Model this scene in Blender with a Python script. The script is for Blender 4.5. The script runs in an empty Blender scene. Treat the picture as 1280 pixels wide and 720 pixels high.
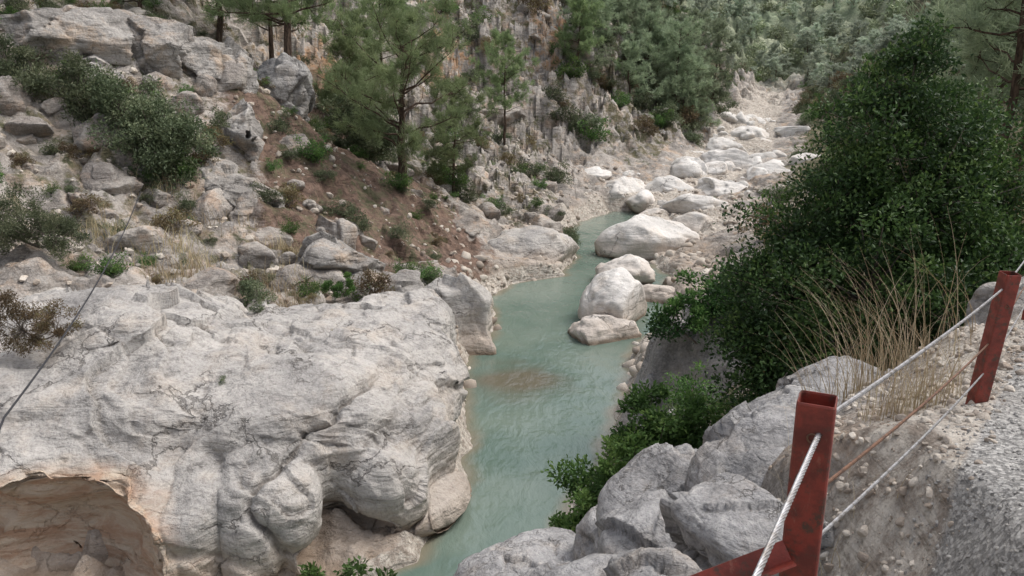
import bpy, math, numpy as np, time
from mathutils import Vector, Matrix
T0=time.time()
rng=np.random.default_rng(11)
scene=bpy.context.scene
# ------------------------------------------------------------------ noise
def hsh(ix,iy,iz,s):
    n=(ix*73856093)^(iy*19349663)^(iz*83492791)^(s*40503+1013904223)
    n=n&0xffffffff
    n=((n^(n>>16))*0x45d9f3b)&0xffffffff
    n=((n^(n>>16))*0x45d9f3b)&0xffffffff
    n=n^(n>>16)
    return n/4294967295.0
def vnoise(p,s=0):
    f=np.floor(p); i=f.astype(np.int64); t=p-f
    t=t*t*t*(t*(t*6-15)+10)
    r=0
    for dx in (0,1):
        wx=t[:,0] if dx else 1-t[:,0]
        for dy in (0,1):
            wy=t[:,1] if dy else 1-t[:,1]
            for dz in (0,1):
                wz=t[:,2] if dz else 1-t[:,2]
                r=r+wx*wy*wz*hsh(i[:,0]+dx,i[:,1]+dy,i[:,2]+dz,s)
    return r*2-1
def fbm(p,o=4,s=0,g=.5):
    a=1;r=0;q=p.copy();n=0
    for k in range(o):
        r=r+a*vnoise(q,s+k*17); n+=a; a*=g; q=q*2.03+5.3
    return r/n
def worley(p,s=0):
    i=np.floor(p).astype(np.int64)
    N=len(p); f1=np.full(N,9.);f2=np.full(N,9.);bid=np.zeros(N);bd=np.zeros((N,3))
    for dx in (-1,0,1):
        for dy in (-1,0,1):
            for dz in (-1,0,1):
                cx=i[:,0]+dx;cy=i[:,1]+dy;cz=i[:,2]+dz
                a=np.stack([cx+hsh(cx,cy,cz,s),cy+hsh(cx,cy,cz,s+1),cz+hsh(cx,cy,cz,s+2)],1)
                d=p-a; r=np.sqrt((d*d).sum(1))
                m=r<f1
                f2=np.where(m,f1,np.minimum(f2,r))
                f1=np.where(m,r,f1)
                bid=np.where(m,hsh(cx,cy,cz,s+3),bid)
                bd[m]=d[m]
    return f1,f2,bid,bd
def blocks(p,sc,s=0,tilt=1.0):
    f1,f2,b,d=worley(p/sc,s)
    t1=((b*97.3)%1-.5)*2; t2=((b*53.7)%1-.5)*2; t3=((b*31.1)%1-.5)*2
    edge=np.clip((f2-f1)/.16,0,1); edge=edge*edge*(3-2*edge)
    return (b-.5)+tilt*(t1*d[:,0]+t2*d[:,1]+.5*t3*d[:,2]), edge
def warp(p,a,f,s=1):
    return p+a*np.stack([fbm(p*f,2,s),fbm(p*f,2,s+50),fbm(p*f,2,s+90)],1)
def sstep(a,b,x):
    t=np.clip((x-a)/(b-a),0,1); return t*t*(3-2*t)
# ------------------------------------------------------------------ mesh helpers
def mkmesh(name,V,F,smooth=True,attrs=None,mats=None,matidx=None):
    V=np.asarray(V,dtype=np.float32);F=np.asarray(F,dtype=np.int32)
    k=F.shape[1]
    me=bpy.data.meshes.new(name)
    me.vertices.add(len(V)); me.vertices.foreach_set('co',V.ravel())
    me.loops.add(F.size); me.loops.foreach_set('vertex_index',F.ravel())
    me.polygons.add(len(F)); me.polygons.foreach_set('loop_start',np.arange(0,F.size,k,dtype=np.int32))
    me.update(calc_edges=True)
    me.polygons.foreach_set('use_smooth',np.full(len(F),smooth))
    if attrs:
        for n,a in attrs.items():
            at=me.attributes.new(n,'FLOAT','POINT'); at.data.foreach_set('value',np.asarray(a,dtype=np.float32))
    for m in (mats or []): me.materials.append(m)
    if matidx is not None: me.polygons.foreach_set('material_index',np.asarray(matidx,dtype=np.int32))
    me.update()
    return me
def obj(name,me,parent=None,loc=(0,0,0)):
    o=bpy.data.objects.new(name,me); scene.collection.objects.link(o); o.location=loc
    if parent: o.parent=parent
    return o
def empty(name,loc=(0,0,0)):
    return obj(name,None,None,loc)
class Buf:
    def __init__(s): s.V=[];s.F=[];s.n=0;s.A=[]
    def add(s,V,F,a=0.5):
        s.V.append(V);s.F.append(np.asarray(F)+s.n);s.n+=len(V)
        s.A.append(np.full(len(V),a) if np.isscalar(a) else a)
    def get(s): return np.concatenate(s.V),np.concatenate(s.F),np.concatenate(s.A)
def tube(P,R,k=6):
    P=np.asarray(P,float);R=np.broadcast_to(np.asarray(R,float),(len(P),))
    T=np.gradient(P,axis=0); T/=np.linalg.norm(T,axis=1)[:,None]+1e-9
    up=np.array([0,0,1.]) if abs(T[0,2])<.9 else np.array([1.,0,0])
    A=np.cross(T,up);A/=np.linalg.norm(A,axis=1)[:,None]+1e-9;B=np.cross(T,A)
    a=np.arange(k)*2*math.pi/k
    V=P[:,None,:]+R[:,None,None]*(np.cos(a)[None,:,None]*A[:,None,:]+np.sin(a)[None,:,None]*B[:,None,:])
    n=len(P);F=[]
    i=np.arange(n-1)[:,None]*k;j=np.arange(k)[None,:];j2=(j+1)%k
    F=np.stack([i+j,i+j2,i+k+j2,i+k+j],-1).reshape(-1,4)
    return V.reshape(-1,3),F
def ico(sub):
    bpy.ops.mesh.primitive_ico_sphere_add(subdivisions=sub,radius=1)
    o=bpy.context.object;me=o.data
    V=np.array([v.co[:] for v in me.vertices]);F=np.array([p.vertices[:] for p in me.polygons])
    bpy.data.objects.remove(o);bpy.data.meshes.remove(me);return V,F
ICO={k:ico(k) for k in (1,2,3,4,5,6)}
def stone(sub,planes=9,seed=0,dmin=.55,dmax=.9,rough=.06):
    r=np.random.default_rng(seed);V,F=ICO[sub];V=V.copy()
    for _ in range(planes):
        n=r.normal(size=3);n/=np.linalg.norm(n);d=r.uniform(dmin,dmax)
        s=V@n-d;m=s>0;V[m]-=np.outer(s[m],n)*.94
    if rough: V*=(1+rough*fbm(V*2.2+seed*3.1,4,seed))[:,None]
    return V,F
def rotm(r):
    q=r.normal(size=4);q/=np.linalg.norm(q);w,x,y,z=q
    return np.array([[1-2*(y*y+z*z),2*(x*y-z*w),2*(x*z+y*w)],[2*(x*y+z*w),1-2*(x*x+z*z),2*(y*z-x*w)],[2*(x*z-y*w),2*(y*z+x*w),1-2*(x*x+y*y)]])
# ------------------------------------------------------------------ materials
class NT:
    def __init__(s,name):
        s.m=bpy.data.materials.new(name);s.m.use_nodes=True;s.t=s.m.node_tree;s.t.nodes.clear()
        s.out=s.n('ShaderNodeOutputMaterial')
    def n(s,t,**k):
        x=s.t.nodes.new(t)
        for a,b in k.items(): setattr(x,a,b)
        return x
    def l(s,a,b): s.t.links.new(a,b)
    def setin(s,sock,v):
        if isinstance(v,bpy.types.NodeSocket): s.l(v,sock)
        else: sock.default_value=v
    def pos(s):
        if not hasattr(s,'_g'): s._g=s.n('ShaderNodeTexCoord')
        return s._g.outputs['Object']
    def mapv(s,scale,rot=(0,0,0),vec=None):
        m=s.n('ShaderNodeMapping');s.l(vec or s.pos(),m.inputs[0]);m.inputs['Scale'].default_value=scale;m.inputs['Rotation'].default_value=rot;return m.outputs[0]
    def noise(s,scale,detail=6,rough=.55,vec=None,dist=0,out='Fac'):
        x=s.n('ShaderNodeTexNoise');s.l(vec or s.pos(),x.inputs['Vector'])
        x.inputs['Scale'].default_value=scale;x.inputs['Detail'].default_value=detail;x.inputs['Roughness'].default_value=rough;x.inputs['Distortion'].default_value=dist
        return x.outputs[out]
    def vor(s,scale,feature='DISTANCE_TO_EDGE',vec=None,out='Distance'):
        x=s.n('ShaderNodeTexVoronoi',feature=feature);s.l(vec or s.pos(),x.inputs['Vector']);x.inputs['Scale'].default_value=scale
        return x.outputs[out]
    def rng(s,v,a,b,c=0,d=1):
        x=s.n('ShaderNodeMapRange');x.interpolation_type='SMOOTHSTEP';s.setin(x.inputs[0],v)
        for i,q in enumerate((a,b,c,d)): x.inputs[i+1].default_value=q
        return x.outputs[0]
    def math(s,op,a,b=0.):
        x=s.n('ShaderNodeMath',operation=op);s.setin(x.inputs[0],a);s.setin(x.inputs[1],b);return x.outputs[0]
    def mix(s,f,a,b,bt='MIX'):
        x=s.n('ShaderNodeMix',data_type='RGBA',blend_type=bt);s.setin(x.inputs[0],f)
        for i,v in ((6,a),(7,b)):
            if isinstance(v,tuple): v=v+(1,) if len(v)==3 else v
            s.setin(x.inputs[i],v)
        return x.outputs[2]
    def attr(s,n):
        x=s.n('ShaderNodeAttribute');x.attribute_name=n;return x.outputs['Fac']
    def bump(s,h,dist,strength=1,prev=None):
        x=s.n('ShaderNodeBump');s.l(h,x.inputs['Height']);x.inputs['Distance'].default_value=dist;x.inputs['Strength'].default_value=strength
        if prev: s.l(prev,x.inputs['Normal'])
        return x.outputs[0]
    def bsdf(s,col,rough=.8,normal=None,metal=0,spec=.5):
        x=s.n('ShaderNodeBsdfPrincipled');s.setin(x.inputs['Base Color'],col if not isinstance(col,tuple) else col+(1,))
        s.setin(x.inputs['Roughness'],rough);x.inputs['Metallic'].default_value=metal;x.inputs['Specular IOR Level'].default_value=spec
        if normal: s.l(normal,x.inputs['Normal'])
        return x.outputs[0]
    def done(s,sh): s.l(sh,s.out.inputs[0]);return s.m
def rockcol(t,light=(.46,.44,.42),dark=(.23,.225,.225),tan=(.46,.36,.26),tanamt=.5,detail=1.0,water=True):
    g=t.n('ShaderNodeNewGeometry')
    c=t.mix(t.rng(t.noise(.45*detail,9,.62,dist=.6),.36,.62),dark,light)
    c=t.mix(t.math('MULTIPLY',t.rng(t.noise(.9*detail,7,.6),.48,.70),tanamt),c,tan)
    st=t.noise(1.5*detail,8,.62,t.mapv((.7,.7,3.2),(.3,-.18,.2)))
    c=t.mix(t.rng(st,.52,.68,0,.5),c,tuple(x*.6 for x in dark))
    st2=t.noise(1.9*detail,8,.65,t.mapv((1.3,1.3,.22),(.15,.1,0)))
    c=t.mix(t.rng(st2,.53,.70,0,.5),c,tuple(x*.5 for x in dark))
    sp=t.noise(14*detail,8,.75)
    c=t.mix(t.rng(sp,.42,.66,0,.32),c,(.60,.58,.55))
    c=t.mix(t.rng(sp,.5,.32,0,.45),c,(.16,.148,.14))
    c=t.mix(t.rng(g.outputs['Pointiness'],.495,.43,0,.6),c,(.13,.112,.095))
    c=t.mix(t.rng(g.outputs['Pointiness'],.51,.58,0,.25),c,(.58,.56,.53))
    if water:
        z=t.n('ShaderNodeSeparateXYZ');t.l(g.outputs['Position'],z.inputs[0])
        zz=t.math('ADD',z.outputs[2],t.math('MULTIPLY',t.math('SUBTRACT',t.noise(.8,5),.5),1.2))
        c=t.mix(t.rng(zz,1.5,.3,0,.5),c,(.47,.37,.285))
        c=t.mix(t.rng(z.outputs[2],.24,.05,0,.75),c,(.20,.14,.09))
    return c,sp
def rocknormal(t,detail=1.0,amt=1.0):
    add=t.n('ShaderNodeVectorMath',operation='MULTIPLY_ADD')
    t.l(t.noise(.9*detail,6,.6,out='Color'),add.inputs[0]);add.inputs[1].default_value=(2.2,2.2,2.2);t.l(t.mapv((.7,.7,1.5),(.4,-.25,.3)),add.inputs[2])
    cr=t.vor(.42*detail,vec=add.outputs[0])
    cr=t.rng(cr,0,.02)
    msk=t.rng(t.noise(.55*detail,3),.44,.56)
    cr=t.math('MAXIMUM',cr,t.math('SUBTRACT',1,msk))
    n=t.bump(t.noise(1.8*detail,10,.58,dist=.3),.22*amt)
    n=t.bump(t.noise(1.1*detail,9,.56,t.mapv((.6,.6,3.6),(.3,-.18,.2)),dist=.4),.16*amt,1,n)
    n=t.bump(cr,.06*amt,.7,n)
    n=t.bump(t.noise(16*detail,10,.66),.022*amt,1,n)
    return n,cr
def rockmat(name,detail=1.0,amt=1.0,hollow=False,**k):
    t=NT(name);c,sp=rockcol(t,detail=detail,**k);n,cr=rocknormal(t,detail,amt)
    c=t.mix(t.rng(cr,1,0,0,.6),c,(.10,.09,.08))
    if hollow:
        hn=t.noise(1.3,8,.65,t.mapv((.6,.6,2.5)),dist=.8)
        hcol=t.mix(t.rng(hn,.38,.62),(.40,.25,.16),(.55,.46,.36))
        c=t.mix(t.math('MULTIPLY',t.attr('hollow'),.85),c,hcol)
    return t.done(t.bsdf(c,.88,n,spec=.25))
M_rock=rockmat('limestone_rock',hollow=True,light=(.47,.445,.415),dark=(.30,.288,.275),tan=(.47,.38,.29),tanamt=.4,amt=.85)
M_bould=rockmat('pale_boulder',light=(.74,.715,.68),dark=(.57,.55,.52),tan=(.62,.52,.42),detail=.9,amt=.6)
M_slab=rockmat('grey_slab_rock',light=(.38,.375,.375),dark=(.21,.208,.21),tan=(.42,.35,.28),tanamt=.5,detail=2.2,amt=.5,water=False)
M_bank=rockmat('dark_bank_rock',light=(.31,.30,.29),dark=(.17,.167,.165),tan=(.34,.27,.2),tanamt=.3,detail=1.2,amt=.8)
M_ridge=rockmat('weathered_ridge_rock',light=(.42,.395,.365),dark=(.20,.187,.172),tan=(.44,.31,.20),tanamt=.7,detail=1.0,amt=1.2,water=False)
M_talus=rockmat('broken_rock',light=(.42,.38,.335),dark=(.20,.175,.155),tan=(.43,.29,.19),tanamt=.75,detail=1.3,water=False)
def terrainmat():
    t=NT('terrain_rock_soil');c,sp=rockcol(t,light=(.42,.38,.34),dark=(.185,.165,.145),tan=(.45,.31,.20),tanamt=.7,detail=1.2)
    n,cr=rocknormal(t,1.2)
    nn=t.math('SUBTRACT',t.noise(1.3,8,.7),.5)
    def mask(a,k=1.1): return t.rng(t.math('ADD',t.attr(a),t.math('MULTIPLY',nn,k)),.35,.6)
    org=t.mix(t.rng(t.noise(.5,8,.65),.4,.62),(.47,.27,.145),(.42,.33,.25))
    c=t.mix(t.math('MULTIPLY',mask('orange',2.2),.85),c,org)
    soil=t.mix(t.rng(t.noise(2.5,10,.72),.36,.64),(.085,.056,.042),(.215,.142,.108))
    c=t.mix(t.math('MULTIPLY',mask('soil'),.95),c,soil)
    veg=t.mix(t.rng(t.noise(.9,9,.75),.38,.62),(.065,.072,.038),(.18,.155,.10))
    c=t.mix(mask('veg',1.6),c,veg)
    c=t.mix(t.attr('hazeveg'),c,t.mix(t.rng(t.noise(.12,9,.7),.35,.65),(.21,.26,.17),(.38,.41,.29)))  # far hillside ground paled with distance, aerial haze painted into its colour
    v=t.vor(55,'F1',out='Color');bw=t.n('ShaderNodeRGBToBW');t.l(v,bw.inputs[0])
    gr=t.mix(t.rng(bw.outputs[0],.2,.8),(.25,.245,.235),(.58,.565,.54))
    gr=t.mix(t.rng(t.noise(1.2,6),.4,.65,0,.4),gr,(.38,.36,.33))
    gr=t.mix(t.rng(t.vor(55,'F1'),.35,.6,0,.35),gr,(.20,.195,.185))
    c=t.mix(mask('gravel',.5),c,gr)
    pale=t.mix(t.rng(t.noise(5,9,.8),.38,.62),(.28,.235,.195),(.60,.555,.49))
    c=t.mix(mask('pale',.6),c,pale)
    n=t.bump(t.vor(55,'F1'),.004,.6,n)
    return t.done(t.bsdf(c,.92,n,spec=.2))
M_ter=terrainmat()
def stonemat(name,a,b,c3,sc=6):
    t=NT(name);r=t.attr('rnd')
    c=t.mix(r,a,b);c=t.mix(t.rng(t.noise(sc,7,.7),.45,.7,0,.6),c,c3)
    return t.done(t.bsdf(c,.9,t.bump(t.noise(sc*4,6,.7),.02),spec=.25))
M_peb=stonemat('gravel_stones',(.22,.215,.21),(.62,.60,.57),(.40,.38,.35),20)
M_debris=stonemat('limestone_debris',(.28,.235,.195),(.62,.57,.50),(.40,.31,.23),4)
def leafmat(name,c1,c2,c3,trans=.25,rough=.5):
    t=NT(name);r=t.attr('rnd')
    c=t.mix(t.rng(r,0,.55),c1,c2);c=t.mix(t.rng(r,.6,1.0),c,c3)
    oi=t.n('ShaderNodeObjectInfo')
    hs=t.n('ShaderNodeHueSaturation');t.l(c,hs.inputs['Color']);t.l(t.rng(oi.outputs['Random'],0,1,.8,1.25),hs.inputs['Value']);t.l(t.rng(oi.outputs['Random'],0,1,.485,.51),hs.inputs['Hue'])
    c=hs.outputs[0]
    b=t.bsdf(c,rough,spec=.3)
    if trans<=0: return t.done(b)
    tr=t.n('ShaderNodeBsdfTranslucent');t.l(c,tr.inputs[0])
    m=t.n('ShaderNodeMixShader');m.inputs[0].default_value=trans;t.l(b,m.inputs[1]);t.l(tr.outputs[0],m.inputs[2])
    return t.done(m.outputs[0])
M_leaf_dark=leafmat('evergreen_leaves',(.025,.058,.02),(.058,.122,.034),(.13,.22,.06),.3)
M_leaf_mid=leafmat('shrub_leaves',(.05,.10,.03),(.10,.19,.05),(.18,.28,.08),.35)
M_leaf_grey=leafmat('greygreen_leaves',(.075,.10,.052),(.135,.165,.09),(.22,.24,.14))
M_leaf_dry=leafmat('dry_shrub_leaves',(.10,.075,.04),(.18,.135,.07),(.22,.21,.10))
M_leaf_haze=leafmat('haze_tinted_scrub_leaves',(.25,.30,.18),(.35,.40,.25),(.44,.47,.31),0)  # scrub green lightened so the leaf colour itself carries the distance haze
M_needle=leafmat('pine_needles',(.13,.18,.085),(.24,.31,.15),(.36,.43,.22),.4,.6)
M_needle_haze=leafmat('haze_tinted_pine_needles',(.21,.265,.17),(.31,.375,.24),(.40,.46,.31),.35,.7)  # needles paler than the near pines: aerial haze put into the colour
M_needle_haze_far=leafmat('painted_haze_far_needles',(.38,.44,.35),(.48,.54,.43),(.56,.60,.49),.3,.7)  # palest needles for the farthest pines, stronger haze painted in, no volume
M_straw=leafmat('dry_grass_blades',(.30,.23,.13),(.42,.35,.22),(.52,.46,.32),.3,.7)
def barkmat(name,a,b):
    t=NT(name);c=t.mix(t.rng(t.noise(6,8,.7,t.mapv((2,2,.5))),.35,.65),a,b)
    return t.done(t.bsdf(c,.95,t.bump(t.noise(9,6,.7,t.mapv((2,2,.5))),.05),spec=.1))
M_bark=barkmat('pine_bark',(.04,.03,.024),(.14,.10,.075))
M_twig=barkmat('grey_twigs',(.12,.10,.085),(.26,.23,.20))
# ------------------------------------------------------------------ terrain
CP=np.array([
(0,0,8.35),(1.5,0,8.35),(3,3,8.35),(4,5,8.38),(6,8,8.4),(9,12,8.3),(5,0,8.5),(8,4,8.8),(12,8,9.5),(.4,1.4,8.3),(2.4,3.8,8.33),(3.3,5.6,8.1),
(-.5,1.5,7.9),(.3,3,7.6),(1.25,4.3,7.45),(.7,4.6,6.5),(.9,3.4,7.85),(1.7,3.6,8.22),(2.3,5,7.8),(1.9,6.3,6.5),(.9,6.8,5.75),(-.5,6.2,4.7),(0,5.4,5.5),(-1.2,4,4.6),(-1.5,2,5.6),(-3,0,3.4),(-4,4,.8),(-2.5,6.5,1.5),(2.9,6.6,6.9),
(1.2,10,2.8),(0,9,1.8),(-1,9,.7),(2.2,12,3.0),(1.4,13.5,1.4),(3,15,2.6),(2.7,18,.7),(5,19,2.0),(4.4,23,.8),(6,16,4.2),(5,12,4.6),(3.6,9.3,4.6),(7,12,6.6),(2.6,8.2,5.0),(4.2,8.0,6.6),(5.5,8.6,7.5),(9,16,6.8),(8,22,3.6),(12,22,6),(17,30,5.0),(10,30,2.2),(6.5,28,.5),(8,35,.8),(12,40,1.4),(9,45,.5),(20,45,3.6),(14,55,1.0),(25,60,3.5),(36,60,10),(20,75,1.6),(26,100,2.6),(31,75,4),(45,90,12),(34,110,3),(46,145,4.5),(62,150,12),(80,150,26),(60,110,16),(60,60,22),(40,30,14),(25,15,12),(60,0,25),(90,50,40),(120,120,50),(40,-30,20),(20,-10,12),(0,-20,8.5),
(-3,18,1.2),(-8,17,.6),(-7,20,2.6),(-3,22,1.6),(-12,15,.6),(-11,20,3.7),(-10.5,17.4,3.2),(-13.5,22,5.0),(-13,26,4.7),(-8,26.5,3.6),(-4,28,2.2),(-2,33,1.3),(-2.6,38,1.7),(-6,34,3.8),(-5.3,38,4.5),(-11,42,6.85),(-14,43,8.3),(-10.6,33,6.3),(-12,36.5,9.6),(-13,31,7.2),(-16.7,32,9.2),(-20,36,12.8),(-16,28,6.7),(-20,24,7.5),(-18,16,4),(-26,20,10),(-30,35,18),(-23,46,15),(-15,53,11),(-4,47,3.0),(0,45,1.2),(1.5,52,1.8),(1,60,3.4),(-1.2,63,5.0),(-3,75,16),(4,73,12.5),(9,66,3.2),(18,78,2.8),(10,90,14),(0,90,24),(-20,70,26),(-40,50,35),(-40,90,52),(37,128,5.0),(26,128,14),(10,130,32),(40,155,8),(30,170,26),(0,150,58),
(-10,8,0),(-14,8,0),(-20,0,6),(-9,-5,0),(-30,0,12),(-9,-20,0),(-40,-30,20),
(50,165,8),(60,170,14),(45,185,22),(58,200,26),(80,200,34),(38,200,36),(70,250,40),(64,300,62),(90,280,62),(20,250,66),(120,250,76),(80,350,95),(0,350,115),(160,300,105),(-60,200,95),(-60,300,115),(200,200,90),(250,0,70),(-200,0,80),(-250,300,150),(250,500,160),(-100,600,180),(80,600,160),(0,-150,60)],float)
d=np.linalg.norm(CP[:,None,:2]-CP[None,:,:2],axis=2);n=len(CP)
A=np.zeros((n+1,n+1));A[:n,:n]=-d;A[:n,n]=1;A[n,:n]=1
W=np.linalg.solve(A,np.r_[CP[:,2],0])
def base(x,y):
    o=np.empty_like(x)
    for k in range(0,len(x),40000):
        s=slice(k,k+40000)
        r=np.sqrt((x[s,None]-CP[None,:,0])**2+(y[s,None]-CP[None,:,1])**2)
        o[s]=W[n]-r@W[:n]
    return o
BY=np.array([-30,-20,0,8,11,13.5,14.5,18,20.5,23,26.5,28.5,30,34,36.5,38,42,46,49,52,56.])
XL=np.array([-18,-16,-11,-10,-8.5,-3.5,-2.1,-1.2,-1.2,-1.5,-1.6,-1.0,-.6,-1.1,-.2,2.4,3.4,2.9,3.4,4.4,7.0])
XR=np.array([-9,-8,-4,-2.5,-1,.3,.8,1.9,2.8,3.4,4.2,5.0,6.2,7.0,7.4,7.8,7.2,7.4,7.6,8.4,9.6])
CY=np.array([50,55,62,75,100,150,200,300.]);CX=np.array([5.5,9,15,21,29.5,47,60,75.])
def terr(x,y):
    z=base(x,y)
    fence=(x-.57)*.79-(y-1.39)*.61   # signed distance right of the fence line
    path=sstep(-.2,.1,fence)*sstep(14,9,y)*sstep(-12,-6,y)
    P=np.stack([x,y,z],1)
    Pw=warp(P,.9,.45,61)
    far=sstep(45,80,y)
    left=sstep(-1,-4,x-np.interp(y,CY,CX)*far)
    near=sstep(14,8,y)*sstep(-4,-1,x)
    b1,e1=blocks(Pw*np.array([1,1,1.6]),2.6,3); b2,e2=blocks(Pw*np.array([1,1,1.8]),1.0,9); b3,e3=blocks(warp(P,2.5,.15,5),6.5,21)
    b4,e4=blocks(P*np.array([1,1,1.6]),.5,29)
    amp=(.55+.45*left)*(1-.72*near)
    s1=np.exp(-(((x+8)*.45+(y-39)*.35)**2/12+((x+8)*.5-(y-39)*.3)**2/18))*1.4
    s2=np.exp(-((x+4.4)**2/12+(y-36)**2/30))*1.3
    s3=np.exp(-((x+12)**2/12+(y-44)**2/16))*1.3
    s4=np.exp(-((x+7.2)**2/9+(y-31.5)**2/20))*1.25
    soil=np.clip(np.maximum.reduce([s1,s2,s3,s4]),0,1)
    amp=amp*(1-.35*soil)
    det=amp*(b1*.65*(.5+.5*e1)+b2*.34*(.3+.7*e2)+b4*.12)+.25*amp*fbm(P*.5,4,5)
    det+=sstep(44,52,y)*sstep(66,60,y)*sstep(4,1,x)*(b1*.7+b2*.5)
    det+=sstep(50,62,y)*left*(b2*.5+b1*.6)
    det+=far*(b3*2.6*(.4+.6*e3)+b1*.9+b2*.3)*sstep(2.5,9,z)
    det+=.05*fbm(P*3,4,31)*(1-path)+.5*far*fbm(P*.25,4,41)*sstep(1,5,z)
    z2=z+det*(1-path*.98)+path*.015*fbm(P*2,3,8)
    xl=np.interp(y,BY,XL);xr=np.interp(y,BY,XR)
    dd=np.maximum(xl-x,x-xr)+.3*fbm(np.stack([x,y,0*x],1)*1.0,3,77)
    on=(y<56)
    carve=-.7+np.where(dd>-1,(dd+1)*.7,0)
    carve=np.where(dd>0,dd*1.6,carve)
    z2=np.where(on,np.minimum(z2,carve),z2)
    z2=np.where(on&(dd>.1),np.maximum(z2,.05+.08*np.minimum(dd,1)+.06*fbm(P*4,3,3)),z2)
    return z2,path,soil,dd
def axis(segs):
    o=[segs[0][0]]
    for a,b,s in segs:
        k=max(1,int(round((b-a)/s)));o+=list(np.linspace(a,b,k+1)[1:])
    return np.array(o)
ax=axis([(-400,-100,12),(-100,-40,2.5),(-40,-16,.5),(-16,-1.5,.11),(-1.5,4.5,.055),(4.5,20,.14),(20,60,.32),(60,110,1.2),(110,400,10)])
ay=axis([(-160,-20,8),(-20,1,.6),(1,9,.055),(9,48,.12),(48,90,.22),(90,180,.6),(180,320,1.6),(320,700,12)])
X,Y=np.meshgrid(ax,ay);x=X.ravel();y=Y.ravel()
Z,pathm,soilm,dd=terr(x,y)
ZG=Z.reshape(X.shape)
def gz(px,py):
    px=np.atleast_1d(px).astype(float);py=np.atleast_1d(py).astype(float)
    i=np.clip(np.searchsorted(ax,px)-1,0,len(ax)-2);j=np.clip(np.searchsorted(ay,py)-1,0,len(ay)-2)
    u=(px-ax[i])/(ax[i+1]-ax[i]);v=(py-ay[j])/(ay[j+1]-ay[j])
    return (ZG[j,i]*(1-u)*(1-v)+ZG[j,i+1]*u*(1-v)+ZG[j+1,i]*(1-u)*v+ZG[j+1,i+1]*u*v)
nx=len(ax);ny=len(ay)
ii=(np.arange(ny-1)[:,None]*nx+np.arange(nx-1)[None,:]).ravel()
F=np.stack([ii,ii+1,ii+nx+1,ii+nx],1)
cx=np.interp(y,CY,CX)
bedd=np.abs(x-cx)
pale=np.where(y>40,sstep(4.5,2,bedd)*sstep(44,52,y)*sstep(150,130,y),0)*.9
pale=np.maximum(pale,np.where((y>44)&(y<58),sstep(4,6,x)*sstep(17,12,x)*sstep(58,54,y),0)*.8)
pale=np.maximum(pale,np.where((y<44)&(dd>-1),sstep(.8,.2,dd)*.7,0))
veg=sstep(70,120,y)*sstep(4,8,bedd)*.95
veg=np.maximum(veg,sstep(150,165,y))
veg=np.maximum(veg,sstep(8,16,x-np.maximum(0,(y-40)*.4))*.75*(y<120)*(y>14))
veg=np.maximum(veg,sstep(55,70,y)*.50*(x<cx-5))
veg=np.maximum(veg,.42*sstep(20,24,y)*(x<-3)*(y<60))
veg=np.maximum(veg,.40*sstep(42,46,y)*(x<3)*(y<66))
veg=np.maximum(veg,.6*(y>9)*(y<22)*sstep(1.0,2.0,x))
def orangef(x,y): return np.exp(-((x+6)**2/18+(y-66)**2/50))*.55+np.exp(-((x-4)**2/14+(y-73)**2/40))*.55+np.exp(-((x+12)**2/14+(y-52)**2/24))*.75
orange=orangef(x,y)
fd=(x-.57)*.79-(y-1.39)*.61
gravel=pathm
verge=sstep(9,7,y)*sstep(-.8,-.25,fd)*sstep(.15,-.05,fd)*(x>.2)*(x<5)*.85
slabdeb=np.exp(-((x-.55)**2/.12+(y-5.6)**2/1.6))
pale=np.maximum(pale,np.maximum(slabdeb,verge))
me=mkmesh('terrain',np.stack([x,y,Z],1),F,True,dict(soil=soilm*(1-gravel),veg=veg*(1-gravel)*(1-.8*np.clip(orange,0,1)),hazeveg=sstep(140,175,y)*.9,gravel=gravel,pale=pale,orange=np.clip(orange,0,1)),[M_ter])
obj('terrain',me)
print('terrain',len(x),time.time()-T0)
# ------------------------------------------------------------------ rock masses
def superell(c,r,rz=0,nn=3.0,tilt=(0,0)):
    V,F=ICO[4];S=V/((np.abs(V)**nn).sum(1)**(1/nn))[:,None]
    V=S*np.array(r)
    M=np.array(Matrix.Rotation(rz,3,'Z')@Matrix.Rotation(tilt[0],3,'X')@Matrix.Rotation(tilt[1],3,'Y'))
    return V@M.T+np.array(c),F
def rockmass(name,parts,vox,mat,disp,post=None,smooth=6):
    b=Buf()
    for p in parts:
        V,F=superell(*p);b.add(V,F)
    V,F,_=b.get();me=mkmesh('tmp',V,F);o=obj('tmp',me)
    m=o.modifiers.new('r','REMESH');m.mode='VOXEL';m.voxel_size=vox
    s=o.modifiers.new('s','SMOOTH');s.iterations=smooth;s.factor=.5
    dg=bpy.context.evaluated_depsgraph_get();e=o.evaluated_get(dg);m2=bpy.data.meshes.new_from_object(e)
    bpy.data.objects.remove(o)
    N=len(m2.vertices);co=np.empty(N*3,np.float32);m2.vertices.foreach_get('co',co);co=co.reshape(-1,3).astype(float)
    no=np.empty(N*3,np.float32);m2.vertices.foreach_get('normal',no);no=no.reshape(-1,3)
    att=np.zeros(N)
    co=co+no*disp(co,no)[:,None]
    if post: co,att=post(co)
    m2.vertices.foreach_set('co',co.astype(np.float32).ravel())
    m2.polygons.foreach_set('use_smooth',np.ones(len(m2.polygons),bool))
    a=m2.attributes.new('hollow','FLOAT','POINT');a.data.foreach_set('value',att.astype(np.float32))
    m2.materials.clear();m2.materials.append(mat);m2.update();m2.name=name
    print(name,N,time.time()-T0)
    return obj(name,m2)
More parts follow.
